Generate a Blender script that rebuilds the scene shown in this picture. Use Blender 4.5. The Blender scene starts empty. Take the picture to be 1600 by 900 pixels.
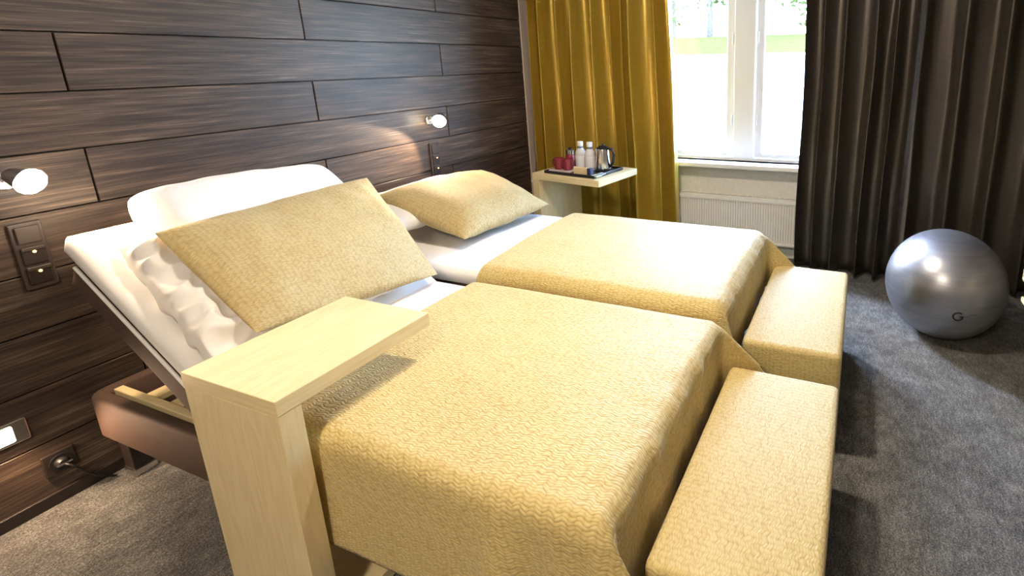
import bpy, bmesh, math, random
import numpy as np
from mathutils import Vector, Matrix, noise
random.seed(7)
S = bpy.context.scene
COL = S.collection
PI = math.pi
def R(a): return math.radians(a)

# ------------------------------------------------------------------ camera
FPX, CX, CY = 816.2, 1023.4, 295.6
cam_d = bpy.data.cameras.new('camera'); cam = bpy.data.objects.new('camera', cam_d); COL.objects.link(cam)
cam_d.sensor_width = 36.0; cam_d.sensor_fit = 'HORIZONTAL'
cam_d.lens = FPX / 1600 * 36.0
cam_d.shift_x = (800 - CX) / 1600
cam_d.shift_y = (CY - 450) / 1600
cam_d.clip_start = 0.02; cam_d.clip_end = 300
cam.location = (0, -2.5875, 1.5)
cam.rotation_mode = 'XYZ'
cam.matrix_world = Matrix.Translation((0, -2.5875, 1.5)) @ (Matrix.Rotation(-1.19309709, 4, 'Z') @ Matrix.Rotation(1.33145525, 4, 'X') @ Matrix.Rotation(-0.01819644, 4, 'Z'))
S.camera = cam

# ------------------------------------------------------------------ world, sun, exposure
S.view_settings.view_transform = 'Standard'; S.view_settings.look = 'None'
S.view_settings.gamma = 1.0; S.view_settings.use_curve_mapping = False
S.view_settings.exposure = 0.7
W = bpy.data.worlds.new('world'); S.world = W; W.use_nodes = True
nt = W.node_tree; nt.nodes.clear()
sky = nt.nodes.new('ShaderNodeTexSky'); sky.sky_type = 'NISHITA'; sky.sun_disc = False
sky.sun_elevation = R(36); sky.sun_rotation = R(30); sky.air_density = 1.0; sky.dust_density = 0.7; sky.ozone_density = 3.0
bg = nt.nodes.new('ShaderNodeBackground'); bg.inputs['Strength'].default_value = 9.0
wo = nt.nodes.new('ShaderNodeOutputWorld')
nt.links.new(sky.outputs[0], bg.inputs[0]); nt.links.new(bg.outputs[0], wo.inputs[0])

sun_d = bpy.data.lights.new('sun', 'SUN'); sun_d.energy = 7.0; sun_d.angle = R(12.0); sun_d.color = (.42, .60, 1.0)
sun = bpy.data.objects.new('sun', sun_d); COL.objects.link(sun)
sun.rotation_euler = Vector((-.5*.81, -.866*.81, -.588)).to_track_quat('-Z', 'Y').to_euler()   # veiled sun, slanting in through the gap between the curtains
S.cycles.max_bounces = 8
S.cycles.caustics_reflective = False; S.cycles.caustics_refractive = False
S.cycles.sample_clamp_indirect = 6.0

# ceiling lamps: (x, y, watts, radius)
CEIL = [(1.75, -1.75, 28.0, 0.10), (-1.0, -2.1, 38.0, 0.14)]
WARM = (1.0, 0.72, 0.46)
WARMW = (1.0, 0.84, 0.64)

# ------------------------------------------------------------------ materials
def mat(name):
    m = bpy.data.materials.new(name); m.use_nodes = True
    n = m.node_tree.nodes; b = n['Principled BSDF']
    return m, m.node_tree, b
def simple(name, col, rough=.5, metal=0, spec=.5, **k):
    m, t, b = mat(name)
    b.inputs['Base Color'].default_value = (*col, 1); b.inputs['Roughness'].default_value = rough
    b.inputs['Metallic'].default_value = metal; b.inputs['Specular IOR Level'].default_value = spec
    for kk, v in k.items(): b.inputs[kk].default_value = v
    return m
def node(t, typ, **k):
    n = t.nodes.new(typ)
    for a, v in k.items(): setattr(n, a, v)
    return n
def math_n(t, op, a, b=None, c=None):
    n = t.nodes.new('ShaderNodeMath'); n.operation = op
    for i, v in enumerate((a, b, c)):
        if v is None: continue
        if isinstance(v, (int, float)): n.inputs[i].default_value = v
        else: t.links.new(v, n.inputs[i])
    return n.outputs[0]
def ramp(t, fac, stops):
    r = t.nodes.new('ShaderNodeValToRGB'); e = r.color_ramp.elements
    while len(e) < len(stops): e.new(0.5)
    for i, (p, c) in enumerate(stops): e[i].position = p; e[i].color = (*c, 1)
    t.links.new(fac, r.inputs[0]); return r.outputs[0]
def mapping(t, src, scale=(1,1,1), loc=(0,0,0), rot=(0,0,0)):
    mp = t.nodes.new('ShaderNodeMapping'); mp.inputs['Scale'].default_value = scale
    mp.inputs['Location'].default_value = loc; mp.inputs['Rotation'].default_value = rot
    t.links.new(src, mp.inputs[0]); return mp.outputs[0]
def noise_n(t, vec, scale, detail=3, rough=.5, dist=0):
    n = t.nodes.new('ShaderNodeTexNoise'); n.inputs['Scale'].default_value = scale
    n.inputs['Detail'].default_value = detail; n.inputs['Roughness'].default_value = rough; n.inputs['Distortion'].default_value = dist
    t.links.new(vec, n.inputs['Vector']); return n.outputs['Fac']
def bump(t, b, h, strength, dist):
    n = t.nodes.new('ShaderNodeBump'); n.inputs['Strength'].default_value = strength; n.inputs['Distance'].default_value = dist
    t.links.new(h, n.inputs['Height']); t.links.new(n.outputs[0], b.inputs['Normal'])

def m_panel():
    m, t, b = mat('dark_wood_panel')
    tc = node(t, 'ShaderNodeTexCoord').outputs['Object']
    oi = node(t, 'ShaderNodeObjectInfo')
    cb = node(t, 'ShaderNodeCombineXYZ')
    t.links.new(math_n(t, 'MULTIPLY', oi.outputs['Random'], 37.0), cb.inputs[0])
    t.links.new(math_n(t, 'MULTIPLY', oi.outputs['Random'], 91.0), cb.inputs[2])
    va = node(t, 'ShaderNodeVectorMath', operation='ADD'); t.links.new(tc, va.inputs[0]); t.links.new(cb.outputs[0], va.inputs[1])
    v = va.outputs[0]
    f1 = noise_n(t, mapping(t, v, (2.2, 1, 55)), 1.0, 4, .6)
    f2 = noise_n(t, mapping(t, v, (5.0, 1, 190)), 1.0, 3, .6)
    f3 = noise_n(t, mapping(t, v, (1.2, 1, 7)), 1.0, 2, .5)
    s = math_n(t, 'ADD', math_n(t, 'MULTIPLY', f1, .5), math_n(t, 'MULTIPLY', f2, .38))
    s = math_n(t, 'ADD', s, math_n(t, 'MULTIPLY', f3, .22))
    c = ramp(t, s, [(.34, (.012, .0085, .007)), (.50, (.042, .029, .023)), (.60, (.086, .060, .044)), (.72, (.24, .175, .125))])
    t.links.new(c, b.inputs['Base Color']); b.inputs['Roughness'].default_value = .42
    b.inputs['Specular IOR Level'].default_value = .4
    bump(t, b, s, .35, .002)
    return m
def m_birch(ang=0):
    m, t, b = mat('pale_birch')
    tc = node(t, 'ShaderNodeTexCoord').outputs['UV']
    w = noise_n(t, mapping(t, tc, (1.3, 9, 1)), 1.5, 3, .5, .6)
    rings = math_n(t, 'SINE', math_n(t, 'MULTIPLY', w, 42.0))
    g = noise_n(t, mapping(t, tc, (6, 160, 1)), 1.0, 3, .6)
    s = math_n(t, 'ADD', math_n(t, 'MULTIPLY', rings, .07), math_n(t, 'ADD', math_n(t, 'MULTIPLY', g, .5), .22))
    c = ramp(t, s, [(.2, (.68, .53, .27)), (.5, (.79, .65, .365)), (.8, (.84, .73, .455))])
    t.links.new(c, b.inputs['Base Color']); b.inputs['Roughness'].default_value = .42
    return m
def m_quilt(name, stops, su=.0175, sv=.0074, strength=.65, dist=.0035):
    m, t, b = mat(name)
    tc = node(t, 'ShaderNodeTexCoord').outputs['UV']
    nz = node(t, 'ShaderNodeTexNoise'); nz.inputs['Scale'].default_value = 16; nz.inputs['Detail'].default_value = 2; t.links.new(tc, nz.inputs['Vector'])
    off = node(t, 'ShaderNodeVectorMath', operation='SCALE'); t.links.new(nz.outputs['Color'], off.inputs[0]); off.inputs['Scale'].default_value = .008
    va = node(t, 'ShaderNodeVectorMath', operation='ADD'); t.links.new(tc, va.inputs[0]); t.links.new(off.outputs[0], va.inputs[1])
    sx = node(t, 'ShaderNodeSeparateXYZ'); t.links.new(va.outputs[0], sx.inputs[0])
    # wavy rows of small raised scales
    vv = math_n(t, 'ADD', sx.outputs[1], math_n(t, 'MULTIPLY', math_n(t, 'SINE', math_n(t, 'MULTIPLY', sx.outputs[0], 2*PI/(su*2.2))), sv*.35))
    cb = node(t, 'ShaderNodeCombineXYZ'); t.links.new(math_n(t, 'DIVIDE', sx.outputs[0], su), cb.inputs[0]); t.links.new(math_n(t, 'DIVIDE', vv, sv), cb.inputs[1])
    vo = node(t, 'ShaderNodeTexVoronoi', feature='F1'); vo.inputs['Scale'].default_value = 1.0; vo.inputs['Randomness'].default_value = .5
    t.links.new(cb.outputs[0], vo.inputs['Vector'])
    h = math_n(t, 'SUBTRACT', 1.0, math_n(t, 'POWER', math_n(t, 'MULTIPLY', vo.outputs['Distance'], 1.25), 1.6))
    weave = noise_n(t, mapping(t, tc, (420, 420, 1)), 1.0, 2, .5)
    h2 = math_n(t, 'ADD', h, math_n(t, 'MULTIPLY', weave, .18))
    big = noise_n(t, mapping(t, tc, (5, 5, 1)), 1.0, 2, .5)
    s = math_n(t, 'ADD', math_n(t, 'MULTIPLY', h2, .75), math_n(t, 'MULTIPLY', big, .25))
    t.links.new(ramp(t, s, stops), b.inputs['Base Color'])
    b.inputs['Roughness'].default_value = .62; b.inputs['Specular IOR Level'].default_value = .3
    b.inputs['Sheen Weight'].default_value = .15
    bump(t, b, h2, strength, dist)
    return m
def m_cloth(name, col, rough=.8, sc=500, st=.15, wr=0):
    m, t, b = mat(name)
    tc = node(t, 'ShaderNodeTexCoord').outputs['Object']
    f = noise_n(t, tc, sc, 2)
    h = f
    if wr:
        h = math_n(t, 'ADD', math_n(t, 'MULTIPLY', f, .1), noise_n(t, tc, wr, 4, .5, .8))
    b.inputs['Base Color'].default_value = (*col, 1); b.inputs['Roughness'].default_value = rough
    b.inputs['Specular IOR Level'].default_value = .25
    bump(t, b, h, st, .004 if not wr else .02)
    return m
def m_satin(name, c0, c1, rough, spec=.6, metal=.0, trans=0):
    m, t, b = mat(name)
    tc = node(t, 'ShaderNodeTexCoord').outputs['UV']
    f = noise_n(t, mapping(t, tc, (6, 260, 1)), 1.0, 3, .6)
    g = noise_n(t, mapping(t, tc, (180, 3, 1)), 1.0, 3, .6)
    s = math_n(t, 'ADD', math_n(t, 'MULTIPLY', f, .5), math_n(t, 'MULTIPLY', g, .5))
    t.links.new(ramp(t, s, [(.35, c0), (.65, c1)]), b.inputs['Base Color'])
    b.inputs['Roughness'].default_value = rough; b.inputs['Metallic'].default_value = metal
    b.inputs['Specular IOR Level'].default_value = spec
    bump(t, b, f, .08, .002)
    return m
def m_carpet():
    m, t, b = mat('grey_carpet')
    tc = node(t, 'ShaderNodeTexCoord').outputs['Object']
    f = noise_n(t, tc, 170, 3, .75)
    g = noise_n(t, mapping(t, tc, (1, 1, 1)), 14, 4, .6)
    k = noise_n(t, mapping(t, tc, (25, 70, 1), rot=(0, 0, .5)), 1.0, 3, .6)
    s = math_n(t, 'ADD', math_n(t, 'MULTIPLY', f, .62), math_n(t, 'ADD', math_n(t, 'MULTIPLY', g, .2), math_n(t, 'MULTIPLY', k, .18)))
    t.links.new(ramp(t, s, [(.36, (.034, .035, .034)), (.5, (.130, .130, .123)), (.66, (.37, .365, .345))]), b.inputs['Base Color'])
    b.inputs['Roughness'].default_value = .95; b.inputs['Specular IOR Level'].default_value = .1
    bump(t, b, s, .8, .008)
    return m
def m_emit(name, col, st):
    m, t, b = mat(name)
    b.inputs['Base Color'].default_value = (.9, .9, .9, 1)
    b.inputs['Emission Color'].default_value = (*col, 1); b.inputs['Emission Strength'].default_value = st
    return m
def m_glass(name):
    m = bpy.data.materials.new(name); m.use_nodes = True; t = m.node_tree; t.nodes.clear()
    tr = node(t, 'ShaderNodeBsdfTransparent'); gl = node(t, 'ShaderNodeBsdfGlossy'); gl.inputs['Roughness'].default_value = .02
    mx = node(t, 'ShaderNodeMixShader'); o = node(t, 'ShaderNodeOutputMaterial')
    mx.inputs[0].default_value = .05
    t.links.new(tr.outputs[0], mx.inputs[1]); t.links.new(gl.outputs[0], mx.inputs[2]); t.links.new(mx.outputs[0], o.inputs[0])
    return m
def m_noise2(name, a, c, sc, rough=.9, dist=.02, st=.5):
    m, t, b = mat(name)
    tc = node(t, 'ShaderNodeTexCoord').outputs['Object']
    f = noise_n(t, tc, sc, 4, .6)
    t.links.new(ramp(t, f, [(.35, a), (.65, c)]), b.inputs['Base Color'])
    b.inputs['Roughness'].default_value = rough; b.inputs['Specular IOR Level'].default_value = .0; bump(t, b, f, st, dist); return m
def m_ball():
    m, t, b = mat('silver_vinyl')
    tc = node(t, 'ShaderNodeTexCoord').outputs['Object']
    f = noise_n(t, mapping(t, tc, (2, 2, 60)), 1.0, 3, .6)
    t.links.new(ramp(t, f, [(.3, (.40, .42, .48)), (.7, (.50, .52, .58))]), b.inputs['Base Color'])
    b.inputs['Metallic'].default_value = .85; b.inputs['Roughness'].default_value = .34
    bump(t, b, f, .12, .004)
    return m

YEL = [(.15, (.44, .31, .11)), (.5, (.55, .42, .165)), (.9, (.63, .51, .235))]
M = dict(
    panel=m_panel(), birch=m_birch(), carpet=m_carpet(),
    quilt=m_quilt('gold_quilted_fabric', YEL),
    pillowq=m_quilt('gold_cushion_fabric', [(.15, (.35, .255, .10)), (.5, (.43, .325, .14)), (.9, (.50, .395, .19))], .016, .0068, .4, .003),
    benchq=m_quilt('gold_bench_fabric', YEL, .015, .0062, .5, .0025),
    white=m_cloth('white_linen', (.84, .83, .82), .85, 600, .12),
    duvet=m_cloth('white_duvet_cotton', (.83, .80, .78), .85, 500, .22, 7),
    brown=m_cloth('brown_upholstery', (.095, .060, .046), .7, 900, .35),
    rubber=simple('black_plastic', (.012, .012, .013), .4),
    plaster=m_noise2('cream_plaster', (.74, .71, .66), (.80, .77, .73), 30, .9, .002, .2),
    taupe=simple('taupe_paint', (.30, .26, .23), .85),
    ceil=simple('white_ceiling', (.82, .81, .79), .9),
    paint=simple('white_gloss_paint', (.82, .82, .80), .35),
    radiator=simple('radiator_enamel', (.80, .78, .74), .35),
    gold=m_satin('gold_satin', (.46, .29, .030), (.58, .40, .060), .31, .7, .5),
    dark=m_satin('dark_brown_satin', (.074, .064, .054), (.110, .095, .080), .33, .8, .6),
    glass=m_glass('window_glass'),
    trim=simple('beige_trim', (.62, .50, .42), .6),
    base=simple('dark_baseboard', (.020, .014, .012), .45),
    chrome=simple('brushed_steel', (.62, .62, .62), .25, 1.0),
    kettle=simple('kettle_steel', (.72, .72, .72), .18, 1.0),
    switch=simple('dark_brown_plastic', (.050, .036, .030), .38),
    switch2=simple('darker_brown_plastic', (.024, .018, .016), .35),
    amber=m_emit('amber_indicator', (1, .45, .12), 2.5),
    lens=m_emit('lamp_lens', (1.0, .86, .66), 14.0),
    night=m_emit('night_light_lens', (1.0, .85, .62), 9.0),
    diff=m_emit('ceiling_diffuser', (1.0, .9, .75), 6.0),
    ball=m_ball(), ink=simple('black_ink', (.01, .01, .012), .5), ink2=simple('grey_ink', (.10, .10, .11), .5),
    maroon=simple('maroon_ceramic', (.22, .022, .035), .25),
    tray=simple('black_tray', (.012, .011, .012), .3),
    rose=simple('pale_tray_lip', (.50, .42, .40), .4),
    bottle=simple('clear_bottle', (.86, .88, .92), .12, 0, .5, **{'Transmission Weight': .25}),
    label=simple('white_paper', (.82, .83, .88), .6), cap=simple('white_cap', (.85, .85, .85), .4), grey=simple('grey_band', (.16, .17, .2), .4),
    card=simple('cream_card', (.76, .62, .36), .6), navy=simple('navy_packet', (.03, .04, .12), .4), green=simple('pale_green_sachet', (.45, .52, .36), .5),
    foil=simple('pale_foil', (.6, .62, .7), .35),
    gravel=m_noise2('pale_gravel', (.62, .60, .56), (.78, .76, .72), 8),
    lawn=m_noise2('grass', (.034, .036, .010), (.047, .050, .016), 3, .9, .08),
    leaf=m_noise2('foliage', (.020, .030, .009), (.052, .066, .026), 2.5, .8, .2, .8), bark=m_noise2('bark', (.05, .045, .045), (.10, .09, .09), 6),
)

# ------------------------------------------------------------------ builders
def root_loc(p):
    while p.parent: p = p.parent
    return Vector(p['_o']) if '_o' in p else Vector(p.location)
def tag(o, label, cat, group=None):
    o['label'] = label; o['category'] = cat
    if group: o['group'] = group
    return o
def thing(name, loc, label=None, cat=None, group=None):
    o = bpy.data.objects.new(name, None); o.empty_display_size = .1; o.location = loc; COL.objects.link(o)
    if label: tag(o, label, cat, group)
    return o
def struct(o): o['kind'] = 'structure'; return o
def obj(name, bm, m, parent=None, smooth=False, local=False):
    """link a bmesh, given in world coordinates, as one mesh object"""
    if parent is None:
        if len(bm.verts):
            xs = [v.co for v in bm.verts]
            o0 = Vector(((min(c.x for c in xs)+max(c.x for c in xs))/2, (min(c.y for c in xs)+max(c.y for c in xs))/2, min(c.z for c in xs)))
        else: o0 = Vector()
    else: o0 = Vector() if local else root_loc(parent)
    if not local: bmesh.ops.translate(bm, verts=bm.verts, vec=-o0)
    me = bpy.data.meshes.new(name); bm.to_mesh(me); bm.free()
    if smooth:
        for p in me.polygons: p.use_smooth = True
    for mm in (m if isinstance(m, (list, tuple)) else [m]): me.materials.append(mm)
    o = bpy.data.objects.new(name, me); COL.objects.link(o)
    if parent is None:
        if not local: o.location = o0
    else: o.parent = parent
    return o
def box_uv(bm, faces, along=None):
    uv = bm.loops.layers.uv.verify()
    for f in faces:
        n = f.normal; ax = max(range(3), key=lambda i: abs(n[i]))
        i, j = [(1, 2), (0, 2), (0, 1)][ax]
        if along is not None and j == along: i, j = j, i
        for l in f.loops: l[uv].uv = (l.vert.co[i], l.vert.co[j])
def add_box(bm, c, s, bev=0, seg=2, mi=0, rot=None, along=None):
    r = bmesh.ops.create_cube(bm, size=1); vs = r['verts']
    bmesh.ops.scale(bm, verts=vs, vec=s)
    fs = set(f for v in vs for f in v.link_faces)
    if bev:
        es = set(e for v in vs for e in v.link_edges)
        rr = bmesh.ops.bevel(bm, geom=list(es), offset=bev, segments=seg, profile=.5, affect='EDGES')
        vs = list(set(v for f in rr['faces'] for v in f.verts) | set(v for v in vs if v.is_valid))
        fs = set(f for v in vs for f in v.link_faces)
    if rot is not None: bmesh.ops.rotate(bm, verts=vs, matrix=rot, cent=(0, 0, 0))
    bmesh.ops.translate(bm, verts=vs, vec=c)
    bm.normal_update(); box_uv(bm, fs, along)
    for f in fs: f.material_index = mi
    return vs
def box(name, c, s, m, parent=None, bev=.003, seg=2, smooth=False, rot=None, local=False, along=None):
    bm = bmesh.new(); add_box(bm, c, s, bev, seg, rot=rot, along=along)
    return obj(name, bm, m, parent, smooth, local)
def box2(name, lo, hi, m, parent=None, bev=.003, seg=2, smooth=False, local=False, along=None):
    lo, hi = Vector(lo), Vector(hi)
    return box(name, (lo+hi)/2, hi-lo, m, parent, bev, seg, smooth, None, local, along)
def add_lathe(bm, prof, c, n=28, axis=None, mi=0):
    """profile of (radius, height) turned about z (or a given axis direction)"""
    q = Vector((0, 0, 1)).rotation_difference(Vector(axis)) if axis is not None else None
    rings = []
    for r, h in prof:
        ring = []
        for k in range(n):
            p = Vector((r*math.cos(2*PI*k/n), r*math.sin(2*PI*k/n), h))
            if q: p = q @ p
            ring.append(bm.verts.new(Vector(c) + p))
        rings.append(ring)
    for a, b in zip(rings, rings[1:]):
        for k in range(n):
            f = bm.faces.new((a[k], a[(k+1) % n], b[(k+1) % n], b[k])); f.material_index = mi
    for ring, flip in ((rings[0], True), (rings[-1], False)):
        try:
            f = bm.faces.new(list(reversed(ring)) if flip else ring); f.material_index = mi
        except ValueError: pass
def lathe(name, prof, c, m, parent=None, n=28, axis=None):
    bm = bmesh.new(); add_lathe(bm, prof, c, n, axis)
    bmesh.ops.recalc_face_normals(bm, faces=bm.faces)
    o = obj(name, bm, m, parent, True); auto(o); return o
def auto(o, ang=40):
    o.data.set_sharp_from_angle(angle=R(ang)); return o
def add_tube(bm, pts, r, n=10, closed=False):
    pts = [Vector(p) for p in pts]; rings = []
    for i, p in enumerate(pts):
        if closed: t = pts[(i+1) % len(pts)] - pts[i-1]
        else: t = pts[min(i+1, len(pts)-1)] - pts[max(i-1, 0)]
        t.normalize()
        a = t.cross(Vector((0, 0, 1)) if abs(t.z) < .9 else Vector((1, 0, 0))).normalized(); b = t.cross(a)
        rr = r[i] if isinstance(r, (list, tuple)) else r
        rings.append([bm.verts.new(p + rr*(math.cos(2*PI*k/n)*a + math.sin(2*PI*k/n)*b)) for k in range(n)])
    m = len(pts)
    for i in range(m if closed else m-1):
        A, B = rings[i], rings[(i+1) % m]
        for k in range(n): bm.faces.new((A[k], A[(k+1) % n], B[(k+1) % n], B[k]))
    if not closed: bm.faces.new(list(reversed(rings[0]))); bm.faces.new(rings[-1])
def tube(name, pts, r, m, parent=None, n=10, closed=False):
    bm = bmesh.new(); add_tube(bm, pts, r, n, closed); bmesh.ops.recalc_face_normals(bm, faces=bm.faces)
    return obj(name, bm, m, parent, True)
def grid_obj(name, P, UV, m, parent=None, thick=0, flip=False):
    """P[i][j] world points of a cloth, UV in metres"""
    bm = bmesh.new(); uv = bm.loops.layers.uv.verify()
    ni, nj = len(P), len(P[0])
    V = [[bm.verts.new(P[i][j]) for j in range(nj)] for i in range(ni)]
    for i in range(ni-1):
        for j in range(nj-1):
            idx = [(i, j), (i+1, j), (i+1, j+1), (i, j+1)]
            if flip: idx.reverse()
            f = bm.faces.new([V[a][b] for a, b in idx])
            for l, (a, b) in zip(f.loops, idx): l[uv].uv = UV[a][b]
    o = obj(name, bm, m, parent, True)
    if thick:
        md = o.modifiers.new('thickness', 'SOLIDIFY'); md.thickness = thick; md.offset = -1
    return o
def nz(x, y, z=0): return noise.noise(Vector((x, y, z)))

# ------------------------------------------------------------------ setting
XW, YB, XL, YF, ZC = 3.93, 0.02, -1.5, -4.7, 2.6
o = struct(box2('floor', (XL-.2, YF-.2, -.1), (XW+.2, YB+.2, 0), M['carpet'], bev=0))
o = struct(box2('ceiling', (XL-.2, YF-.2, ZC), (XW+.2, YB+.2, ZC+.1), M['ceil'], bev=0))
wall_back = struct(box2('wall_back', (XL-.2, YB, 0), (XW+.2, YB+.2, ZC), M['base'], bev=0))
struct(box2('wall_left', (XL-.2, YF, 0), (XL, YB, ZC), M['taupe'], bev=0))
struct(box2('wall_front', (XL-.2, YF-.2, 0), (XW+.2, YF, ZC), M['taupe'], bev=0))
WY0, WY1, WZ0, WZ1 = -2.52, -.98, .735, 2.30      # window opening
bm = bmesh.new()
add_box(bm, (XW+.1, (YF+WY0)/2, ZC/2), (.2, WY0-YF, ZC))
add_box(bm, (XW+.1, (YB+WY1)/2, ZC/2), (.2, YB-WY1, ZC))
add_box(bm, (XW+.1, (WY0+WY1)/2, WZ0/2), (.2, WY1-WY0, WZ0))
add_box(bm, (XW+.1, (WY0+WY1)/2, (ZC+WZ1)/2), (.2, WY1-WY0, ZC-WZ1))
struct(obj('wall_right', bm, M['plaster']))
# dark wood boards on the headboard wall
XE = 3.665
rows = [(.036 + .2*k, .236 + .2*k) for k in range(13)]
panel_cache = {}
for k, (z0, z1) in enumerate(rows):
    z1 = min(z1, ZC - .002)
    if z1 - z0 < .03: continue
    st = .98 if k % 2 == 1 else .08
    js = [XL] + [st + 1.79*i for i in range(-3, 5) if XL+.05 < st + 1.79*i < XE-.05] + [XE]
    for a, b in zip(js, js[1:]):
        key = (round(b-a, 3), round(z1-z0, 3))
        if key not in panel_cache:
            bm = bmesh.new(); add_box(bm, (0, 0, 0), (b-a-.006, .018, z1-z0-.005), .0015, 1)
            pm = obj('panel', bm, M['panel'], wall_back, local=True); panel_cache[key] = pm.data
        else:
            pm = bpy.data.objects.new('panel', panel_cache[key]); COL.objects.link(pm); pm.parent = wall_back
        pm.location = Vector(((a+b)/2, .0095, (z0+z1)/2)) - wall_back.location
struct(box2('baseboard_back', (XL, -.012, 0), (XE, .02, .046), M['base'], bev=.003))
tr = struct(box2('trim_1', (XE, -.006, 0), (XE+.10, .02, ZC), M['trim'], bev=.003))
struct(box2('baseboard_right', (XW-.015, YF, 0), (XW, YB, .07), M['paint'], bev=.003))
hk = thing('curtain_hook', (3.65, 0, .53), 'small white curtain tieback hook on the beige strip beside the gold curtain', 'hook')
lathe('plate', [(.0, 0), (.011, 0), (.011, .004), (.0, .004)], (3.675, -.006, .534), M['paint'], hk, 16, (0, -1, 0))
tube('arm', [(3.675, -.010, .534), (3.675, -.03, .534), (3.66, -.036, .534), (3.635, -.036, .535), (3.615, -.034, .537)], .0055, M['paint'], hk)

# window
win = struct(thing('window_1', (4.0, -1.75, WZ0)))
xw = 4.0
def wpart(name, y0, z0, y1, z1, x0=xw, x1=xw+.05, m='paint', parent=None, bev=.004):
    return box2(name, (x0, y0, z0), (x1, y1, z1), M[m], parent or win, bev)
wpart('mullion', -1.823, WZ0, -1.668, WZ1, xw-.012, xw+.09)
wpart('frame', WY0, WZ0, WY0+.05, WZ1, xw, xw+.09); wpart('frame', WY1-.05, WZ0, WY1, WZ1, xw, xw+.09)
wpart('frame', WY0+.05, WZ1-.05, WY1-.05, WZ1, xw, xw+.09)
wpart('frame', WY0+.05, WZ0, WY1-.05, WZ0+.022, xw, xw+.09)
for (a, b) in ((-2.468, -1.828), (-1.663, -1.032)):
    s = thing('sash', (0, 0, 0)); s.parent = win; s.location = (0, 0, 0)
    bm = bmesh.new()
    z0, z1 = WZ0+.026, WZ1-.054; w = .058
    for lo, hi in (((xw+.012, a, z0), (xw+.052, a+w, z1)), ((xw+.012, b-w, z0), (xw+.052, b, z1)), ((xw+.012, a+w, z0), (xw+.052, b-w, z0+.034)), ((xw+.012, a+w, z1-w), (xw+.052, b-w, z1))):
        lo, hi = Vector(lo), Vector(hi); add_box(bm, (lo+hi)/2, hi-lo, .005, 2)
    bpy.data.objects.remove(s)
    sf = obj('sash', bm, M['paint'], win)
    box2('pane', (xw+.028, a+w, z0+.034), (xw+.032, b-w, z1-w), M['glass'], sf, 0)
    ye = b-.012 if b > -1.7 else a+.012
    ym = b-.03 if b > -1.7 else a+.03
    yy = -1.668+.0 if b > -1.7 else -1.823
    for z in (1.05, 1.66):
        lathe('hinge', [(.0, -.04), (.007, -.04), (.007, .04), (.0, .04)], (xw+.006, yy + (.018 if b > -1.7 else -.018), z), M['paint'], sf, 12)
sill = struct(box2('trim_2', (XW-.115, WY0-.05, .700), (xw+.0, WY1+.05, .735), M['paint'], bev=.006))

# garden outside
def slope(name, prof, m):
    bm = bmesh.new(); A = [bm.verts.new((x, -60, z)) for x, z in prof]; B = [bm.verts.new((x, 90, z)) for x, z in prof]
    n = len(prof)
    for k in range(n): bm.faces.new((A[k], B[k], B[(k+1) % n], A[(k+1) % n]))
    bm.faces.new(A); bm.faces.new(list(reversed(B))); bmesh.ops.recalc_face_normals(bm, faces=bm.faces)
    return struct(obj(name, bm, m))
slope('ground', [(XW+.25, -.35), (7, -.35), (24, 1.78), (24, -1), (XW+.25, -1)], M['gravel'])
slope('lawn', [(24, 1.78), (33, 2.95), (120, 3.6), (120, -1), (24, -1)], M['lawn'])
def tree(x, y, h, r, seed, label):
    rnd = random.Random(seed)
    t = thing('tree', (x, y, 2.9), label, 'tree')
    tube('trunk', [(x, y, 2.4), (x+.1, y+.05, 2.9+h*.4), (x-.05, y+.1, 2.9+h*.8)], [.22, .17, .08], M['bark'], t, 10)
    bm = bmesh.new()
    for k in range(420):
        d = Vector((rnd.gauss(0, 1), rnd.gauss(0, 1), rnd.gauss(0, 1))).normalized() * r * rnd.random()**.35
        c = Vector((x, y, 2.9 + h*.50)) + Vector((d.x, d.y, d.z*1.25))
        a = Vector((rnd.gauss(0, 1), rnd.gauss(0, 1), rnd.gauss(0, 1))).normalized(); b = a.orthogonal().normalized(); s = rnd.uniform(.15, .34)
        bm.faces.new([bm.verts.new(c + s*a), bm.verts.new(c + s*.6*b), bm.verts.new(c - s*a), bm.verts.new(c - s*.6*b)])
    f = obj('foliage', bm, M['leaf'], t); f['kind'] = 'stuff'
tree(34, 6.9, 9, 2.2, 1, 'slim trunked tree on the lawn through the left window pane')
tree(46, 13.5, 10, 2.8, 2, 'leafy tree farthest left on the lawn behind the left window pane')
tree(34, .6, 8, 2.8, 3, 'leafy tree on the lawn seen through the right window pane')

# radiator under the window
rd = thing('radiator', (3.86, -1.75, 0), 'white fluted panel radiator on the wall under the window', 'radiator')
RY0, RY1, RZ0, RZ1, RX = -2.62, -.92, .12, .475, 3.83
bm = bmesh.new(); uvp = 0
nf = 88; pr_ = (RY1-RY0)/nf; prof = []
for k in range(nf):
    y = RY0 + k*pr_
    prof += [(RX, y), (RX, y+pr_*.45), (RX+.009, y+pr_*.60), (RX+.009, y+pr_*.85)]
prof.append((RX, RY1))
top = [bm.verts.new((x, y, RZ1-.028)) for x, y in prof]; bot = [bm.verts.new((x, y, RZ0+.02)) for x, y in prof]
for k in range(len(prof)-1): bm.faces.new((top[k], top[k+1], bot[k+1], bot[k]))
add_box(bm, (RX+.004, (RY0+RY1)/2, RZ1-.016), (.014, RY1-RY0, .026), .004); add_box(bm, (RX+.004, (RY0+RY1)/2, RZ0+.012), (.014, RY1-RY0, .024), .004)
obj('front_panel', bm, M['radiator'], rd)
box2('body', (RX+.014, RY0, RZ0), (RX+.072, RY1, RZ1-.012), M['radiator'], rd, .004)
bm = bmesh.new()
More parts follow.
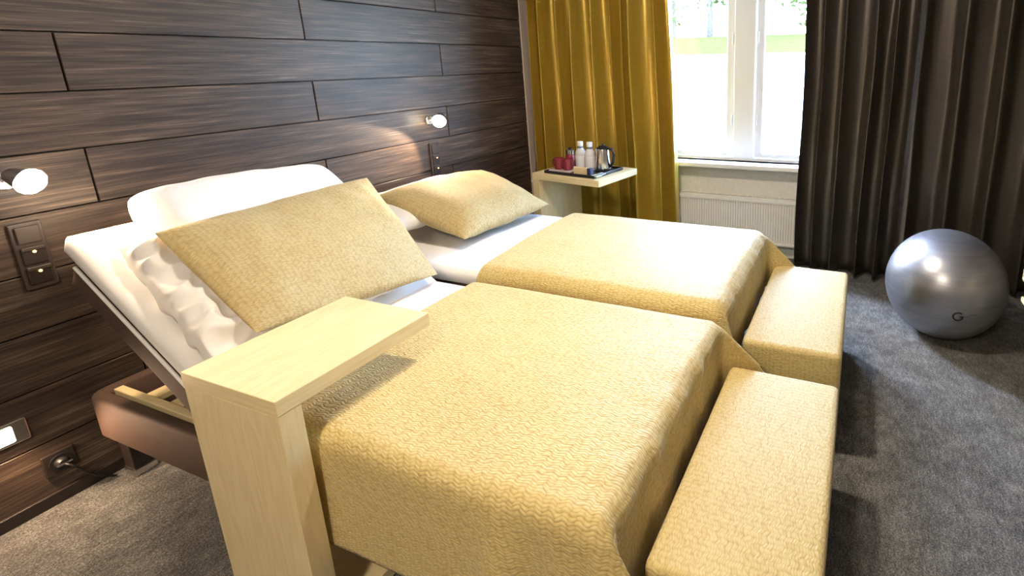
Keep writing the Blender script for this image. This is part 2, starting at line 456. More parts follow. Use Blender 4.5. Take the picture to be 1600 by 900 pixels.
for x in (RX+.004, RX+.074): add_box(bm, (x, (RY0+RY1)/2, RZ1+.005), (.008, RY1-RY0, .014), .002)
for k in range(90):
    add_box(bm, (RX+.039, RY0+.01+(RY1-RY0-.02)*k/89, RZ1+.004), (.064, .005, .008))
g = obj('grille', bm, M['radiator'], rd); g['kind'] = 'stuff'
for y in (RY0+.003, RY1-.003): box('side_cover', (RX+.038, y, (RZ0+RZ1)/2), (.076, .008, RZ1-RZ0+.02), M['radiator'], rd, .002)
for y in (RY0+.25, RY1-.25): box('bracket', (RX+.085, y, .3), (.026, .03, .2), M['radiator'], rd, .002)

# ------------------------------------------------------------------ curtains
def curtain(name, y_left, y_right, x0, folds, seed, m, label, amp=.045, z1=2.48, z0=.025, flare=0, sharp=1.0):
    rnd = random.Random(seed)
    # irregular fold spacing
    ws = [rnd.uniform(.45, 1.7) for _ in range(folds)]; tot = sum(ws); am = [rnd.uniform(.6, 1.15) for _ in range(folds+1)]
    per = 22; nj = 34
    P = []; UV = []; u = 0
    cum = [0]
    for w in ws: cum.append(cum[-1] + w/tot)
    prev = None; arc = 0
    for i in range(folds*per + 1):
        k = min(i//per, folds-1); f = (i - k*per)/per
        s = cum[k] + (cum[k+1]-cum[k])*f
        ph = 2*PI*f
        a = amp * (am[k]*(1-f) + am[k+1]*f)
        row = []; ru = []
        for j in range(nj+1):
            tt = j/nj; z = z1 + (z0-z1)*tt
            yy = y_left + (y_right-y_left)*s + flare*tt*s
            yy += .018*math.sin(ph*1.0 + .6)*(1 + .4*nz(k*3.1, z*1.3, seed)) + .012*nz(s*8, z*1.1, seed+5)
            c = math.cos(ph)
            c = 2*((1+c)/2)**sharp - 1
            aa = a*(.80 + .30*tt + .15*nz(k*1.7, z*.5, seed+9))
            xx = x0 - aa*c + .008*nz(s*14, z*.7, seed+2) 
            row.append((xx, yy, z)); ru.append((s*(abs(y_right-y_left))*1.8, z))
        P.append(row); UV.append(ru)
    c = thing(name, (x0, (y_left+y_right)/2, z0), label, 'curtain')
    grid_obj('fabric', P, UV, m, c, .0015)
    bm = bmesh.new()
    for k in range(folds): 
        y = y_left + (y_right-y_left)*(cum[k]+cum[k+1])/2
        add_box(bm, (x0, y, z1+.012), (.012, .008, .05))
    g = obj('hooks', bm, M['paint'], c); g['kind'] = 'stuff'
    return c
curtain('curtain', -.085, -1.25, 3.70, 9, 3, M['gold'], 'gold satin curtain hanging left of the window behind the small table', .064, flare=-.095, sharp=1.3)
curtain('curtain', -2.22, -2.90, 3.70, 5, 11, M['dark'], 'dark brown satin curtain panel hanging next to the window, right of the radiator', .066, flare=.04, sharp=1.3)
curtain('curtain', -2.91, -4.30, 3.70, 9, 23, M['dark'], 'dark brown satin curtain panel behind the silver exercise ball, cut by the right edge', .070, sharp=1.9)
cr = thing('curtain_rail', (3.70, -2.2, 2.5), 'white curtain rail above the gold and dark curtains', 'rail')
box2('track', (3.68, -4.4, 2.545), (3.72, -.01, 2.57), M['paint'], cr)
for y in (-.4, -2.2, -4.0): box2('bracket', (3.685, y-.015, 2.57), (3.715, y+.015, ZC), M['paint'], cr)

# ------------------------------------------------------------------ beds
def sweep(name, path, x0, x1, T, m, parent=None, rnd=.03, wob=0, seed=0, capr=None):
    """rounded slab following path [(y,z,ny,nz)] (bottom centre line), width along x"""
    bm = bmesh.new(); uv = bm.loops.layers.uv.verify()
    W = x1-x0; r = min(rnd, T*.49); sec = []
    q = 5
    for cx, cn, a0 in ((W-r, r, -90), (W-r, T-r, 0), (r, T-r, 90), (r, r, 180)):
        for k in range(q+1):
            a = R(a0 + 90*k/q); sec.append((cx + r*math.cos(a), cn + r*math.sin(a)))
    # subdivide the flat top and bottom
    sec2 = []
    for i, p in enumerate(sec):
        sec2.append(p); n2 = sec[(i+1) % len(sec)]
        if abs(n2[0]-p[0]) > .2:
            for k in range(1, 16): sec2.append((p[0]+(n2[0]-p[0])*k/16, p[1]))
    capr = capr if capr is not None else r
    L = [0]
    for a, b in zip(path, path[1:]): L.append(L[-1] + math.hypot(b[0]-a[0], b[1]-a[1]))
    rings = []
    def ring(pt, inset):
        y, z, ny, nn = pt; out = []
        for sx, sn in sec2:
            x = x0 + min(max(sx, inset), W-inset); n = min(max(sn, inset), T-inset)
            if wob: n += wob*nz(x*4, y*4+seed, z*4) * (1 if sn > T*.5 else 0)
            out.append(bm.verts.new((x, y + ny*n, z + nn*n)))
        return out
    def along(pt, nxt, d):
        t = Vector((nxt[0]-pt[0], nxt[1]-pt[1])).normalized(); return (pt[0]+t.x*d, pt[1]+t.y*d, pt[2], pt[3])
    K = 5
    for k in range(K):
        a = R(90*k/K); rings.append(ring(along(path[0], path[1], capr*(1-math.sin(a))*1.0 if False else capr*(1-math.sin(a))), capr*(1-math.cos(R(90)-0)) if False else capr*(1-math.sin(a))*0 + capr*(1-math.cos(a))*0 + capr*(1-math.sin(a))))
    rings = []
    for v in list(bm.verts): bm.verts.remove(v)
    for k in range(K):
        a = R(90*k/K); rings.append(ring(along(path[0], path[1], capr*(1-math.cos(R(90)-a)) if False else capr*(1-math.cos(a)) if False else capr*(1-math.sin(R(90)-a))), capr*(1-math.sin(a))))
    for pt, l in zip(path, L):
        if capr*1.05 < l < L[-1]-capr*1.05: rings.append(ring(pt, 0))
    for k in reversed(range(K)):
        a = R(90*k/K); rings.append(ring(along(path[-1], path[-2], capr*(1-math.sin(R(90)-a))), capr*(1-math.sin(a))))
    # order the end rings so that they run monotonically along the path
    n = len(sec2)
    for A, B in zip(rings, rings[1:]):
        for k in range(n):
            f = bm.faces.new((A[k], A[(k+1) % n], B[(k+1) % n], B[k]))
            for l in f.loops: l[uv].uv = (l.vert.co.x, l.vert.co.y)
    bm.faces.new(rings[0]); bm.faces.new(rings[-1])
    bmesh.ops.recalc_face_normals(bm, faces=bm.faces)
    return obj(name, bm, m, parent, True)
def bed_path(y_foot, z, y_hinge, ang, length, n=26, off=0, rb=.12, y_head=None):
    """foot to head: flat, a bend, then the raised backrest"""
    pts = []
    a = R(ang)
    tl = rb*math.tan(a/2)
    if ang == 0:
        return [(y_foot + (y_head-y_foot)*k/n, z, 0, 1) for k in range(n+1)]
    for k in range(n+1): pts.append((y_foot + (y_hinge-tl-y_foot)*k/n, z, 0, 1))
    for k in range(1, 9):
        b = a*k/8; pts.append((y_hinge-tl + rb*math.sin(b), z + rb*(1-math.cos(b)), -math.sin(b), math.cos(b)))
    s0 = tl
    for k in range(1, n+1):
        s = s0 + (length-s0)*k/n; pts.append((y_hinge + s*math.cos(a), z + s*math.sin(a), -math.sin(a), math.cos(a)))
    return pts
def offset_path(p, d): return [(y + ny*d, z + nn*d, ny, nn) for y, z, ny, nn in p]

def frame_bm(x0, x1, y0, y1, z0, z1, w, r):
    bm = bmesh.new()
    def loop(x0, x1, y0, y1, r, z):
        out = []
        for cx, cy, a0 in ((x1-r, y0+r, -90), (x1-r, y1-r, 0), (x0+r, y1-r, 90), (x0+r, y0+r, 180)):
            for k in range(7):
                a = R(a0+90*k/6); out.append(bm.verts.new((cx+r*math.cos(a), cy+r*math.sin(a), z)))
        return out
    e = .012
    Ls = [loop(x0+e, x1-e, y0+e, y1-e, r-e*.5, z0), loop(x0, x1, y0, y1, r, z0+e), loop(x0, x1, y0, y1, r, z1-e), loop(x0+e*.3, x1-e*.3, y0+e*.3, y1-e*.3, r, z1-e*.3), loop(x0+e, x1-e, y0+e, y1-e, r-e*.5, z1),
          loop(x0+w-e, x1-w+e, y0+w-e, y1-w+e, .03, z1), loop(x0+w, x1-w, y0+w, y1-w, .025, z1-e), loop(x0+w, x1-w, y0+w, y1-w, .025, z0)]
    Ls.append(Ls[0])
    n = len(Ls[0])
    for A, B in zip(Ls, Ls[1:]):
        for k in range(n): bm.faces.new((A[k], A[(k+1) % n], B[(k+1) % n], B[k]))
    bmesh.ops.recalc_face_normals(bm, faces=bm.faces)
    return bm
def make_bed(x0, x1, y_head, y_foot, raised, label):
    b = thing('adjustable_bed', ((x0+x1)/2, (y_head+y_foot)/2, 0), label, 'bed')
    o = obj('bed_base', frame_bm(x0, x1, y_foot, y_head, .195, .365, .05, .055), M['brown'], b, True); auto(o, 50)
    for x in (x0+.066, x1-.066): box2('wooden_rail', (x-.014, y_foot+.06, .325), (x+.014, y_head-.075, .372), M['birch'], b, .003, along=1)
    for y in (y_head-.20, y_head-.36, y_head-.95, y_head-1.7):
        box2('wooden_slat', (x0+.08, y-.03, .322), (x1-.08, y+.03, .345), M['birch'], b, .003)
    if raised:
        ya = y_head-.28
        box2('wooden_slat', (x0+.08, ya-.012, .28), (x1-.08, ya+.012, .322), M['birch'], b, .003)
    for x in (x0+.075, x1-.075):
        for y in (y_head-.03, y_foot+.12):
            lg = box2('leg', (x-.032, y-.032 - .02, .03), (x+.032, y+.032 - .02, .20), M['base'], b, .003)
            box2('foot', (x-.036, y-.036 - .02, 0), (x+.036, y+.036 - .02, .032), M['chrome'], lg, .004)
    if raised: path = bed_path(y_foot+.02, .367, -.80, 35, .775)
    else: path = bed_path(y_foot+.02, .367, 0, 0, 0, 30, y_head=y_head-.02)
    zt = .115 if raised else .14
    sweep('mattress', path, x0, x1, zt, M['brown'], b, .03, capr=.028)
    # piping cord along the seam of the mattress
    p2 = offset_path(path, zt-.004); pts = [(x0-.001, y, z) for y, z, *_ in p2[1:-1]]
    tube('piping', pts, .006, M['white'], b, 8)
    return b, path, zt
NB = (.785, 1.685, -.035, -2.13); FB = (1.745, 2.645, -.035, -2.13)
near_bed, npath, nt_ = make_bed(*NB, True, 'brown upholstered adjustable bed with raised backrest, nearest the camera')
far_bed, fpath, ft_ = make_bed(*FB, False, 'brown upholstered bed lying flat, nearer the window')
# toppers in white sheets
tpath = offset_path(npath, nt_+.004); tpath.append((tpath[-1][0]+.045*math.cos(R(35)), tpath[-1][1]+.045*math.sin(R(35)), tpath[-1][2], tpath[-1][3]))
t1 = sweep('mattress_topper', tpath, NB[0]-.008, NB[1]-.0, .080, M['white'], None, .038, .008, 3, capr=.034)
tag(t1, 'white sheeted topper bent up along the raised backrest of the near bed', 'mattress topper')
t2 = sweep('mattress_topper', offset_path(fpath, ft_+.004), FB[0]+.002, FB[1], .080, M['white'], None, .036, .008, 8, capr=.034)
tag(t2, 'white sheeted topper lying flat on the far bed by the window', 'mattress topper')

def spread(name, x0, x1, y_foot, yh, zt, r, dn, df, dfoot, dh, m, label, flare_n=.35, flare_f=.3, yh_side=0, puff=.0, seed=0, side_flare=.05, flx=.4):
    """bedspread draped over a bed: top edges at x0/x1/y_foot, head edge y=yh(x); drops dn (near side x0), df (far side x1), dfoot, dh (head edge)"""
    def samples(a0, L, a1, step_flat, step_d):
        out = []
        if a0 > 0: out += list(np.linspace(-a0, 0, max(2, int(a0/step_d)+1)))[:-1]
        out += list(np.linspace(0, L, max(3, int(L/step_flat)+1)))
        if a1 > 0: out += list(np.linspace(L, L+a1, max(2, int(a1/step_d)+1)))[1:]
        return out
    X0, X1, Y0 = x0+r, x1-r, y_foot+r        # inner (flat) rectangle
    extra = r*(PI/2-1)
    SX = samples(dn+extra+r*0, X1-X0, df+extra, .022, .012)
    Yh = yh((x0+x1)/2)
    TY = samples(dh, Yh-Y0, dfoot+extra, .022, .012)   # from the head (0) to the foot
    LX, LY = X1-X0, Yh-Y0
    def hd(q):   # rounded over the edge
        if q <= 0: return 0, 0
        th = q/r
        if th < PI/2: return r*math.sin(th), r*(1-math.cos(th))
        return r, r + (q - r*PI/2)
    P = []; UV = []
    for s in SX:
        row = []; ru = []
        for t in TY:
            a = -s if s < 0 else (s-LX if s > LX else 0)
            sg = -1 if s < 0 else 1
            b = t-LY if t > LY else 0
            hh = -t if t < 0 else 0
            bx = min(max(s, 0), LX) + X0
            ylocal = yh(bx) - (yh_side if s < 0 else 0)*min(1, a/.2)
            f = min(max(t, 0), LY)/LY
            y = ylocal + (Y0-ylocal)*f
            rho = max(a, b) + .22*min(a, b)**2/max(a, b, 1e-9)
            h, d = hd(rho)
            if rho > 1e-9: cx, cy = a/math.hypot(a, b), b/math.hypot(a, b)
            else: cx = cy = 0
            x = bx + sg*h*cx; y = y - h*cy; z = zt - d
            over = max(0, rho - r)
            s2 = 2*cx*cy
            if a > 0 and b > 0:
                fl = flare_n if sg < 0 else flare_f
                k = fl*over*s2**1.2
                x += sg*k*flx; y -= k; z += k*.25
                # soft side folds of the corner
                wv = math.sin(math.atan2(b, a)*6)*.018*min(1, over/.12)
                x += sg*wv*.6; y += wv*.4
            elif a > 0:
                x += sg*side_flare*over + sg*.012*min(1, over/.15)*nz(y*4.5, 1.3, seed)
                if sg < 0 and dn > .25:
                    dd = y - (y_foot+.22); x -= .026*min(1, over/.2)*math.sin(dd*30)*math.exp(-(dd/.13)**2)
            elif b > 0:
                y -= side_flare*.5*over + .010*min(1, over/.1)*nz(x*6, 4.1, seed)
                y -= .011*min(1, b/.05)*nz(x*18, z*5, seed+4)
            if hh > 0:        # rolled head edge
                rr = dh*.62
                th = min(hh/rr, PI*.62); y += rr*math.sin(th) ; z -= rr*(1-math.cos(th))
            flat = 1 - min(1, rho/.05)
            z += flat*(puff*math.sin(PI*min(1, max(0, (bx-X0)/LX)))**.6 + .006*nz(bx*3.2, y*3.2, seed) + .0022*nz(bx*11, y*11, seed+2))
            # gentle ruck along the foot edge
            e = max(0, 1-abs(f-1)/.10) if b == 0 and hh == 0 else 0
            z += e*.008*nz(bx*14, 2.0, seed+7)
            row.append((x, y, z)); ru.append((-t, s))
        P.append(row); UV.append(ru)
    o = grid_obj(name, P, UV, m, None, .006)
    return tag(o, label, 'bedspread')
spread('bedspread', .748, 1.690, -2.170, lambda x: -1.09, .588, .045, .325, .16, .30, .05, M['quilt'],
       'gold quilted bedspread draped over the near bed, under the wooden overbed table', .52, .75, .24, .004, 1, flx=.3)
spread('bedspread', 1.735, 2.690, -2.165, lambda x: -1.065 + (x-1.72)*.05, .618, .062, .20, .28, .30, .055, M['quilt'],
       'gold quilted bedspread draped over the far bed by the window', .30, .70, 0, .012, 5)

# ------------------------------------------------------------------ pillows and cushions
def pillow(name, TL, TR, BR, BL, T, m, label, cat, n=44, pw=2.6, wr=.006, wf=6, seed=0, pinch=.05, sag=None, plump=.5, rc=0, ridge=False):
    TL, TR, BR, BL = map(Vector, (TL, TR, BR, BL))
    nrm = ((TR-TL).cross(TL-BL)).normalized()
    if nrm.z < 0: nrm = -nrm
    bm = bmesh.new(); uv = bm.loops.layers.uv.verify()
    W = ((TR-TL).length+(BR-BL).length)/2; H = ((TL-BL).length+(TR-BR).length)/2
    def pt(i, j, side):
        u = -1+2*i/n; v = -1+2*j/n
        # denser near the edges
        u = math.sin(u*PI/2); v = math.sin(v*PI/2)
        uu = u*(1 - pinch*(1-v*v)*abs(u)); vv = v*(1 - pinch*(1-u*u)*abs(v))
        if rc: uu, vv = uu*math.sqrt(1-rc*vv*vv/2), vv*math.sqrt(1-rc*uu*uu/2)
        a, b = (uu+1)/2, (vv+1)/2
        p = (BL*(1-a)+BR*a)*(1-b) + (TL*(1-a)+TR*a)*b
        th = max(0, (1-abs(u)**pw)*(1-abs(v)**pw))**plump * T/2
        e = min(1, th/(T*.15)) if T else 0
        w = wr*e*(nz(p.x*wf+seed, p.y*wf, p.z*wf+side*3) + .5*nz(p.x*wf*2.3, p.y*wf*2.3+seed, p.z*wf*2.3+side))
        if ridge:
            q1 = nz(p.x*wf+seed, p.y*wf+.7*p.z*wf, side*3.0); q2 = nz(p.x*wf*1.9, p.y*wf*2.6+seed, p.z*wf*1.2+side)
            w = wr*e*((1-abs(q1)*3.2) + .6*(1-abs(q2)*3.0))*.8
        edge_w = .5*wr*nz(p.x*5+seed, p.y*5, 7)
        p = p + nrm*(side*th + w + edge_w)
        if sag: p.z += sag(u, v)
        return p
    V = {}
    for side in (1, -1):
        for i in range(n+1):
            for j in range(n+1):
                edge = i in (0, n) or j in (0, n)
                k = (i, j, 0 if edge else side)
                if k not in V: V[k] = bm.verts.new(pt(i, j, side if not edge else 1))
        for i in range(n):
            for j in range(n):
                idx = [(i, j), (i+1, j), (i+1, j+1), (i, j+1)]
                vs = [V[(a, b, 0 if (a in (0, n) or b in (0, n)) else side)] for a, b in idx]
                if side < 0: vs.reverse(); idx.reverse()
                f = bm.faces.new(vs)
                for l, (a, b) in zip(f.loops, idx):
                    l[uv].uv = (math.sin((-1+2*a/n)*PI/2)*W/2, math.sin((-1+2*b/n)*PI/2)*H/2)
    bmesh.ops.recalc_face_normals(bm, faces=bm.faces)
    o = obj(name, bm, m, None, True)
    return tag(o, label, cat)
# near bed, from the backrest up
def bk(x, s, off):     # point on the raised backrest: s metres up from the hinge, off above the platform
    a = R(35); return (x, -.80 + s*math.cos(a) - off*math.sin(a), .37 + s*math.sin(a) + off*math.cos(a))
pillow('duvet', bk(.845, .660, .235), bk(1.58, .66, .225), bk(1.54, .10, .225), bk(.800, .11, .24), .12, M['duvet'],
       'crumpled white folded duvet under the gold cushion on the raised backrest', 'duvet', 110, 9, .026, 6.5, 4, .0, plump=.5, ridge=True)
pillow('pillow', bk(.935, .860, .250), bk(1.665, .840, .225), bk(1.62, .46, .245), bk(.92, .46, .265), .17, M['white'],
       'large white pillow propped at the top of the raised backrest behind the gold cushion', 'pillow', 50, 9, .012, 5, 9, .0, plump=.36, rc=.22)
pillow('cushion', bk(.895, .60, .345), bk(1.735, .65, .305), bk(1.625, .045, .275), bk(.905, .115, .335), .13, M['pillowq'],
       'large gold cushion leaning on the raised backrest of the near bed', 'cushion', 64, 2.4, .013, 5.5, 2, .0)
# far bed
pillow('pillow', (1.90, -.12, .80), (2.62, -.12, .80), (2.60, -.50, .70), (1.83, -.48, .70), .13, M['white'],
       'white pillow mostly hidden under the gold cushion on the far bed', 'pillow', 36, 4, .010, 6, 5, .02)
pillow('cushion', (1.925, -.22, .835), (2.70, -.30, .83), (2.635, -.845, .660), (1.955, -.785, .655), .20, M['pillowq'],
       'gold cushion lying flat on the far bed by the window', 'cushion', 48, 2.4, .010, 5, 12, .05)

# ------------------------------------------------------------------ upholstered benches at the foot of the beds
def bench(x0, x1, y0, y1, z1, label):
    b = thing('foot_bench', ((x0+x1)/2, (y0+y1)/2, 0), label, 'bench', None)
    o = box2('upholstered_seat', (x0, y0, .06), (x1, y1, z1), M['benchq'], b, .022, 4, True); auto(o, 60)
    for x in (x0+.06, x1-.06):
        for y in (y0+.06, y1-.06): box2('leg', (x-.025, y-.025, 0), (x+.025, y+.025, .062), M['base'], b, .003)
    return b
bench(.845, 1.685, -2.583, -2.205, .42, 'gold upholstered bench at the foot of the near bed, cut by the bottom edge')
bench(1.865, 2.725, -2.583, -2.205, .42, 'gold upholstered bench at the foot of the far bed by the window')

# ------------------------------------------------------------------ overbed tables
def table(loc, rotz, L, Wd, H, label, th=.042, tl=.058):
    t = thing('overbed_table', loc, label, 'table'); t.rotation_euler = (0, 0, rotz)
    box2('tabletop', (0, -Wd/2, H-th), (L, Wd/2, H), M['birch'], t, .002, local=True)
    box2('side_panel', (.001, -Wd/2+.001, .045), (tl, Wd/2-.001, H-th), M['birch'], t, .002, local=True, along=2)
    box2('base_board', (0, -Wd/2, 0.006), (L*.9, Wd/2, .045), M['birch'], t, .002, local=True)
    for x in (.04, L*.9-.04):
        for y in (-Wd/2+.04, Wd/2-.04): box2('glide', (x-.015, y-.015, 0), (x+.015, y+.015, .007), M['rubber'], t, 0, local=True)
    return t
table((.657, -1.189, 0), 0, .473, .361, .75, 'pale birch overbed table reaching over the near bed')
FT_ROT = math.atan2(-.579, -.097)
far_o = Vector((3.053+.229, -.514+.036, 0))
table(far_o, FT_ROT, .587, .464, .75, 'pale birch overbed table with the tea tray, in front of the gold curtain', .045, .06)

# tea tray with its things
ux = Vector((-.165, -.986, 0)); uy = Vector((.986, .165, 0)); O = Vector((3.053, -.514, 0))
def tp(a, b, z=.75): p = O + ux*a + uy*b; p.z = z; return p      # a along the table top from the leg end, b across from the near edge
def rotm(): return Matrix.Rotation(FT_ROT, 3, 'Z')
bm = bmesh.new(); c = tp(.30, .20, .7505)
q = Matrix.Rotation(FT_ROT, 3, 'Z')
add_box(bm, c + Vector((0, 0, .004)), (.44, .34, .007), .003, 2, rot=q)
for dx, dy, sx, sy in ((0, .166, .44, .010), (0, -.166, .44, .010), (.216, 0, .010, .34), (-.216, 0, .010, .34)):
    add_box(bm, c + q @ Vector((dx, dy, .011)), (sx, sy, .020), .003, 2, rot=q)
tray = obj('tea_tray', bm, M['tray']); tag(tray, 'black tea tray on the far birch table', 'tray')
bm = bmesh.new(); add_box(bm, tp(.175, .075, .775), (.19, .10, .010), .004, 2, rot=q)
sau = obj('saucer_dish', bm, M['rose']); tag(sau, 'pale pink rectangular dish under the two maroon mugs', 'dish')
zt = .781
def mug(a, b, label):
    p = tp(a, b, zt); t = thing('mug', p, label, 'mug', 'maroon mugs')
    lathe('body', [(.0, 0), (.027, 0), (.031, .004), (.033, .078), (.030, .078), (.028, .008), (.0, .006)], p, M['maroon'], t, 24)
    pts = [p + Vector((0, 0, .02)) + uy*0 - ux*.030, p - ux*.052 + Vector((0, 0, .022)), p - ux*.058 + Vector((0, 0, .042)), p - ux*.050 + Vector((0, 0, .060)), p - ux*.030 + Vector((0, 0, .062))]
    tube('handle', pts, .0055, M['maroon'], t, 8)
mug(.135, .075, 'maroon mug at the left end of the tea tray')
mug(.215, .075, 'maroon mug beside the white bottles on the tea tray')
def bottle(a, b, label):
    p = tp(a, b, .759); t = thing('bottle', p, label, 'bottle', 'water bottles')
    lathe('body', [(.0, 0), (.036, 0), (.039, .006), (.039, .10), (.034, .13), (.018, .155), (.016, .168), (.0, .168)], p, M['bottle'], t, 24)
    lathe('label', [(.0392, .02), (.0396, .02), (.0396, .10), (.0392, .10)], p, M['label'], t, 24)
    lathe('neck_band', [(.0185, .153), (.022, .153), (.022, .165), (.0185, .165)], p, M['grey'], t, 20)
    lathe('cap', [(.0, .168), (.021, .168), (.021, .197), (.018, .200), (.0, .200)], p, M['cap'], t, 20)
bottle(.262, .235, 'white labelled water bottle on the tea tray, left of its twin')
bottle(.345, .235, 'white labelled water bottle on the tea tray, next to the kettle')
# kettle
p = tp(.455, .255, .759); kt = thing('kettle', p, 'small steel kettle with black lid on the tea tray', 'kettle')
lathe('base', [(.0, 0), (.062, 0), (.064, .012), (.056, .018), (.0, .018)], p, M['rubber'], kt)
lathe('body', [(.0, .018), (.057, .018), (.058, .03), (.046, .15), (.044, .158), (.0, .158)], p, M['kettle'], kt, 32)
lathe('lid', [(.044, .158), (.045, .163), (.03, .176), (.010, .180), (.009, .190), (.0, .191)], p, M['rubber'], kt)
pts = [p + ux*.042 + Vector((0, 0, .160)), p + ux*.078 + Vector((0, 0, .158)), p + ux*.090 + Vector((0, 0, .12)), p + ux*.082 + Vector((0, 0, .06)), p + ux*.055 + Vector((0, 0, .035))]
tube('handle', pts, .010, M['rubber'], kt, 10)
tube('spout', [p - ux*.040 + Vector((0, 0, .13)), p - ux*.062 + Vector((0, 0, .150))], [.018, .010], M['kettle'], kt, 12)
# jar
p = tp(.16, .245, .759); jr = thing('jar', p, 'small dark jar with a steel lid behind the maroon mugs', 'jar')
lathe('body', [(.0, 0), (.033, 0), (.035, .006), (.035, .085), (.028, .10), (.0, .10)], p, M['maroon'], jr, 24)
lathe('lid', [(.0, .10), (.031, .10), (.031, .128), (.026, .132), (.0, .132)], p, M['chrome'], jr, 24)
lathe('knob', [(.0, .132), (.012, .132), (.014, .146), (.0, .150)], p, M['rubber'], jr, 16)
# packets
def packet(name, a, b, z, s, m, label, tilt=0):
    r_ = rotm() @ Matrix.Rotation(tilt, 3, 'X')
    bm = bmesh.new(); add_box(bm, tp(a, b, z), s, .002, 1, rot=r_)
    o = obj(name, bm, M[m]); tag(o, label, 'packet'); return o
packet('tea_packet', .325, .075, .7835, (.115, .012, .050), 'card', 'cream tea packet standing at the front of the tea tray', 0)
packet('tea_packet', .408, .075, .7835, (.030, .035, .050), 'navy', 'navy blue packet beside the cream tea packet')
packet('sachet', .462, .060, .764, (.060, .060, .010), 'green', 'pale green sachet at the right end of the tea tray')
packet('sachet', .480, .135, .764, (.040, .050, .010), 'foil', 'silver foil sachet behind the pale green sachet')

# ------------------------------------------------------------------ exercise ball
BC = Vector((3.055, -3.075, .2975)); BR_ = .2975
eb = thing('exercise_ball', (BC.x, BC.y, 0), 'silver exercise ball on the grey carpet in front of the dark curtain', 'ball')
bm = bmesh.new(); bmesh.ops.create_uvsphere(bm, u_segments=64, v_segments=48, radius=BR_)
for v in bm.verts:
    if v.co.z < -BR_*.975: v.co.z = -BR_*.975
    a = v.co.z/BR_
    v.co *= 1 + .0012*math.cos(a*60)*(1-a*a)          # fine moulded ribs
bmesh.ops.translate(bm, verts=bm.verts, vec=BC - Vector((0, 0, BR_*.025)) + Vector((0, 0, 0)))
for v in bm.verts: v.co.z = max(v.co.z, 0)
obj('shell', bm, M['ball'], eb, True)
# printed letter and flourish, laid on the surface
cam_p = Vector((0, -2.5875, 1.5))
def ray_px(u, v):
    d = Vector(((u-CX)/FPX, -(v-CY)/FPX, -1)); return (cam.matrix_world.to_3x3() @ d).normalized()
def on_ball(u, v):
    d = ray_px(u, v); oc = cam_p - (BC - Vector((0, 0, BR_*.025))); b = oc.dot(d); cc = oc.length_squared - (BR_*1.004)**2
    return cam_p + d*(-b - math.sqrt(max(0, b*b-cc)))
g0 = on_ball(1497, 495); gn = (g0-BC).normalized()
gx = Vector((0, 0, 1)).cross(gn).normalized(); gy = gn.cross(gx)
def stroke(name, pts, r, m):
    P = []
    for a, b in pts:
        q_ = g0 + gx*a + gy*b; P.append((BC - Vector((0, 0, BR_*.025))) + (q_-BC+Vector((0, 0, BR_*.025))).normalized()*BR_*1.002)
    return tube(name, P, r, M[m], eb, 6)
gr = .0225
stroke('printed_letter', [(gr*math.cos(R(a)), gr*1.0*math.sin(R(a))) for a in range(50, 345, 12)] + [(gr, 0), (gr*.25, 0)], .0042, 'ink')
stroke('printed_flourish', [(gr*1.0, .001), (gr*2.0, .006), (gr*3.0, .012), (gr*4.0, .013)], .0018, 'ink2')
lathe('valve', [(.0, 0), (.008, 0), (.008, .004), (.0, .004)], BC + Vector((BR_-.003, 0, 0)), M['ink'], eb, 12, (1, 0, 0))

# pale wood table end at the right edge of the picture
rt = thing('side_table', (2.45, -3.62, 0), 'corner of a low pale wooden table at the right edge beside the ball', 'table')
box2('tabletop', (2.20, -3.99, .50), (2.68, -3.322, .565), M['birch'], rt, .012, 3)
box2('shelf', (2.22, -3.97, .405), (2.66, -3.325, .43), M['birch'], rt, .006)
for x in (2.25, 2.63):
    for y in (-3.90, -3.47): box2('leg', (x-.02, y-.02, 0), (x+.02, y+.02, .50), M['birch'], rt, .003, along=2)

# ------------------------------------------------------------------ wall fittings
def reading_lamp(x, aim, label, watts, spot=140):
    l = thing('reading_lamp', (x, 0, 1.17), label, 'lamp')
    lathe('wall_plate', [(.0, 0), (.030, 0), (.030, .010), (.026, .014), (.0, .014)], (x-.012, .0005, 1.16), M['chrome'], l, 24, (0, -1, 0))
    aim = Vector(aim).normalized(); hp = Vector((x, -.085, 1.172))
    tube('arm', [(x-.012, -.010, 1.16), (x-.012, -.05, 1.163), hp - aim*.030], .006, M['chrome'], l, 10)
    lathe('shade', [(.012, -.040), (.022, -.032), (.034, .0), (.036, .018), (.033, .018), (.030, .0), (.018, -.028), (.0, -.030)], hp, M['chrome'], l, 28, aim)
    lathe('lens', [(.0, .004), (.034, .004), (.041, .016), (.042, .030), (.034, .046), (.018, .056), (.0, .059)], hp, M['lens'], l, 28, aim)
    d = bpy.data.lights.new('reading_spot', 'SPOT'); d.energy = watts; d.color = WARM; d.spot_size = R(spot); d.spot_blend = .15; d.shadow_soft_size = .02
    so = bpy.data.objects.new('reading_spot', d); COL.objects.link(so); so.parent = l
    so.location = hp + aim*.068 - Vector((x, 0, 1.17)); so.rotation_euler = aim.to_track_quat('-Z', 'Y').to_euler()
    return l
reading_lamp(.78, (.45, -.55, -.40), 'lit reading lamp on the dark wall above the left socket panel', 16)
reading_lamp(2.61, (-.66, -.30, -.52), 'lit reading lamp on the dark wall above the far bed', 20, 118)

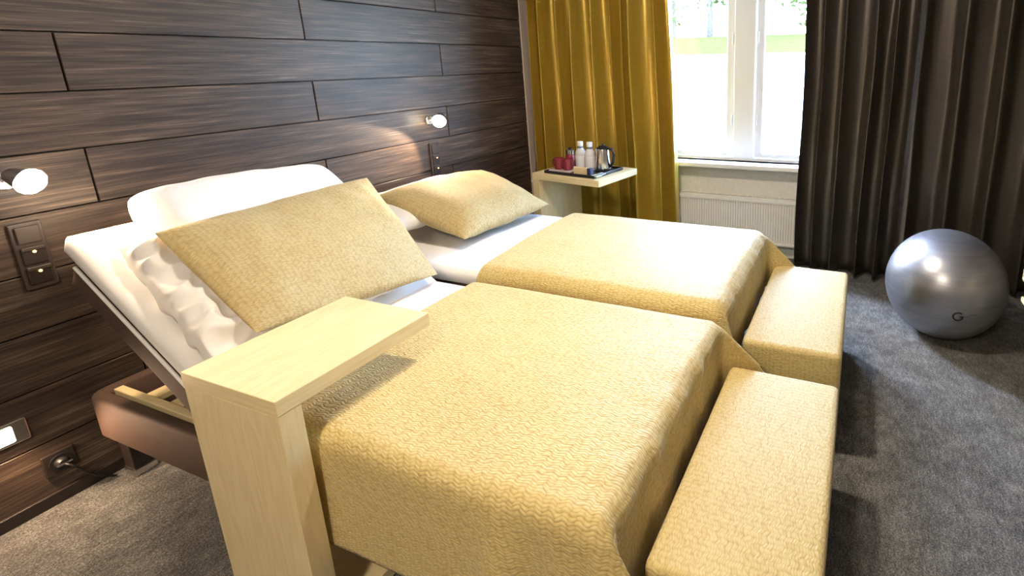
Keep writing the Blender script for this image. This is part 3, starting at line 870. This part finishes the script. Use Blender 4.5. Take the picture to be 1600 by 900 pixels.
def socket_panel(xc, label):
    s = thing('socket_panel', (xc, 0, .90), label, 'socket')
    w, z0, z1 = .080, .785, 1.015
    box2('frame', (xc-w/2, -.012, z0), (xc+w/2, .0006, z1), M['switch'], s, .004, 2)
    box2('rocker', (xc-.029, -.020, .945), (xc+.029, -.011, 1.003), M['switch'], s, .003)
    for zc in (.903, .834):
        c_ = box2('socket_cover', (xc-.029, -.018, zc-.032), (xc+.029, -.011, zc+.026), M['switch2'], s, .003)
        box2('lid_lip', (xc-.029, -.024, zc+.016), (xc+.029, -.016, zc+.030), M['switch'], c_, .003)
        lathe('indicator', [(.0, 0), (.0045, 0), (.0045, .003), (.0, .004)], (xc, -.0225, zc+.013), M['amber'], c_, 12, (0, -1, -.2))
socket_panel(.780, 'dark brown socket and switch panel on the wall beside the near bed')
socket_panel(2.612, 'dark brown socket and switch panel on the wall above the far bed')

nl = thing('night_light', (.60, 0, .33), 'lit steel framed night light low on the dark wall at the left edge', 'lamp')
box2('plate', (.555, -.010, .284), (.648, .0006, .366), M['chrome'], nl, .004)
box2('lens', (.568, -.016, .296), (.612, -.009, .352), M['night'], nl, .004)
d = bpy.data.lights.new('night_spot', 'SPOT'); d.energy = 8; d.color = (1.0, .66, .42); d.spot_size = R(165); d.spot_blend = .5; d.shadow_soft_size = .02
so = bpy.data.objects.new('night_spot', d); COL.objects.link(so); so.parent = nl; so.location = (-.01, -.035, -.01); so.rotation_euler = Vector((0, -.8, -.6)).to_track_quat('-Z', 'Y').to_euler()

ws = thing('wall_socket', (.69, 0, .15), 'dark wall socket with a black plug low on the wall by the bed', 'socket')
box2('frame', (.648, -.010, .108), (.732, .0006, .192), M['switch2'], ws, .004)
lathe('recess_ring', [(.024, 0), (.030, 0), (.030, .005), (.024, .005)], (.69, -.010, .15), M['rubber'], ws, 24, (0, -1, 0))
pg = lathe('plug', [(.0, 0), (.019, 0), (.019, .016), (.013, .024), (.0, .026)], (.69, -.011, .15), M['rubber'], ws, 20, (0, -1, 0))
tube('cable', [(.69, -.034, .15), (.70, -.050, .14), (.715, -.050, .115), (.735, -.045, .075), (.765, -.04, .035), (.80, -.05, .010)], .0035, M['rubber'], pg, 8)
box2('clip', (.672, -.0375, .146), (.712, -.033, .152), M['chrome'], pg, .001)

# ceiling lamps
for i, (x, y, w_, r_) in enumerate(CEIL):
    c_ = thing('ceiling_light', (x, y, ZC-.05), ['round white ceiling light above the beds', 'round white ceiling light over the open floor on the camera side'][i], 'lamp')
    lathe('housing', [(.0, 0), (r_+.02, 0), (r_+.02, -.035), (r_+.012, -.040), (r_+.006, -.040), (r_+.006, -.012), (.0, -.012)], (x, y, ZC), M['paint'], c_, 36)
    lathe('diffuser', [(.0, -.014), (r_+.004, -.014), (r_+.004, -.036), (.0, -.038)], (x, y, ZC), M['diff'], c_, 36)
    d = bpy.data.lights.new('ceiling_lamp', 'AREA'); d.shape = 'DISK'; d.size = 2*r_; d.energy = w_; d.color = WARMW
    lo = bpy.data.objects.new('ceiling_lamp', d); COL.objects.link(lo); lo.parent = c_; lo.location = (0, 0, .05-.045)
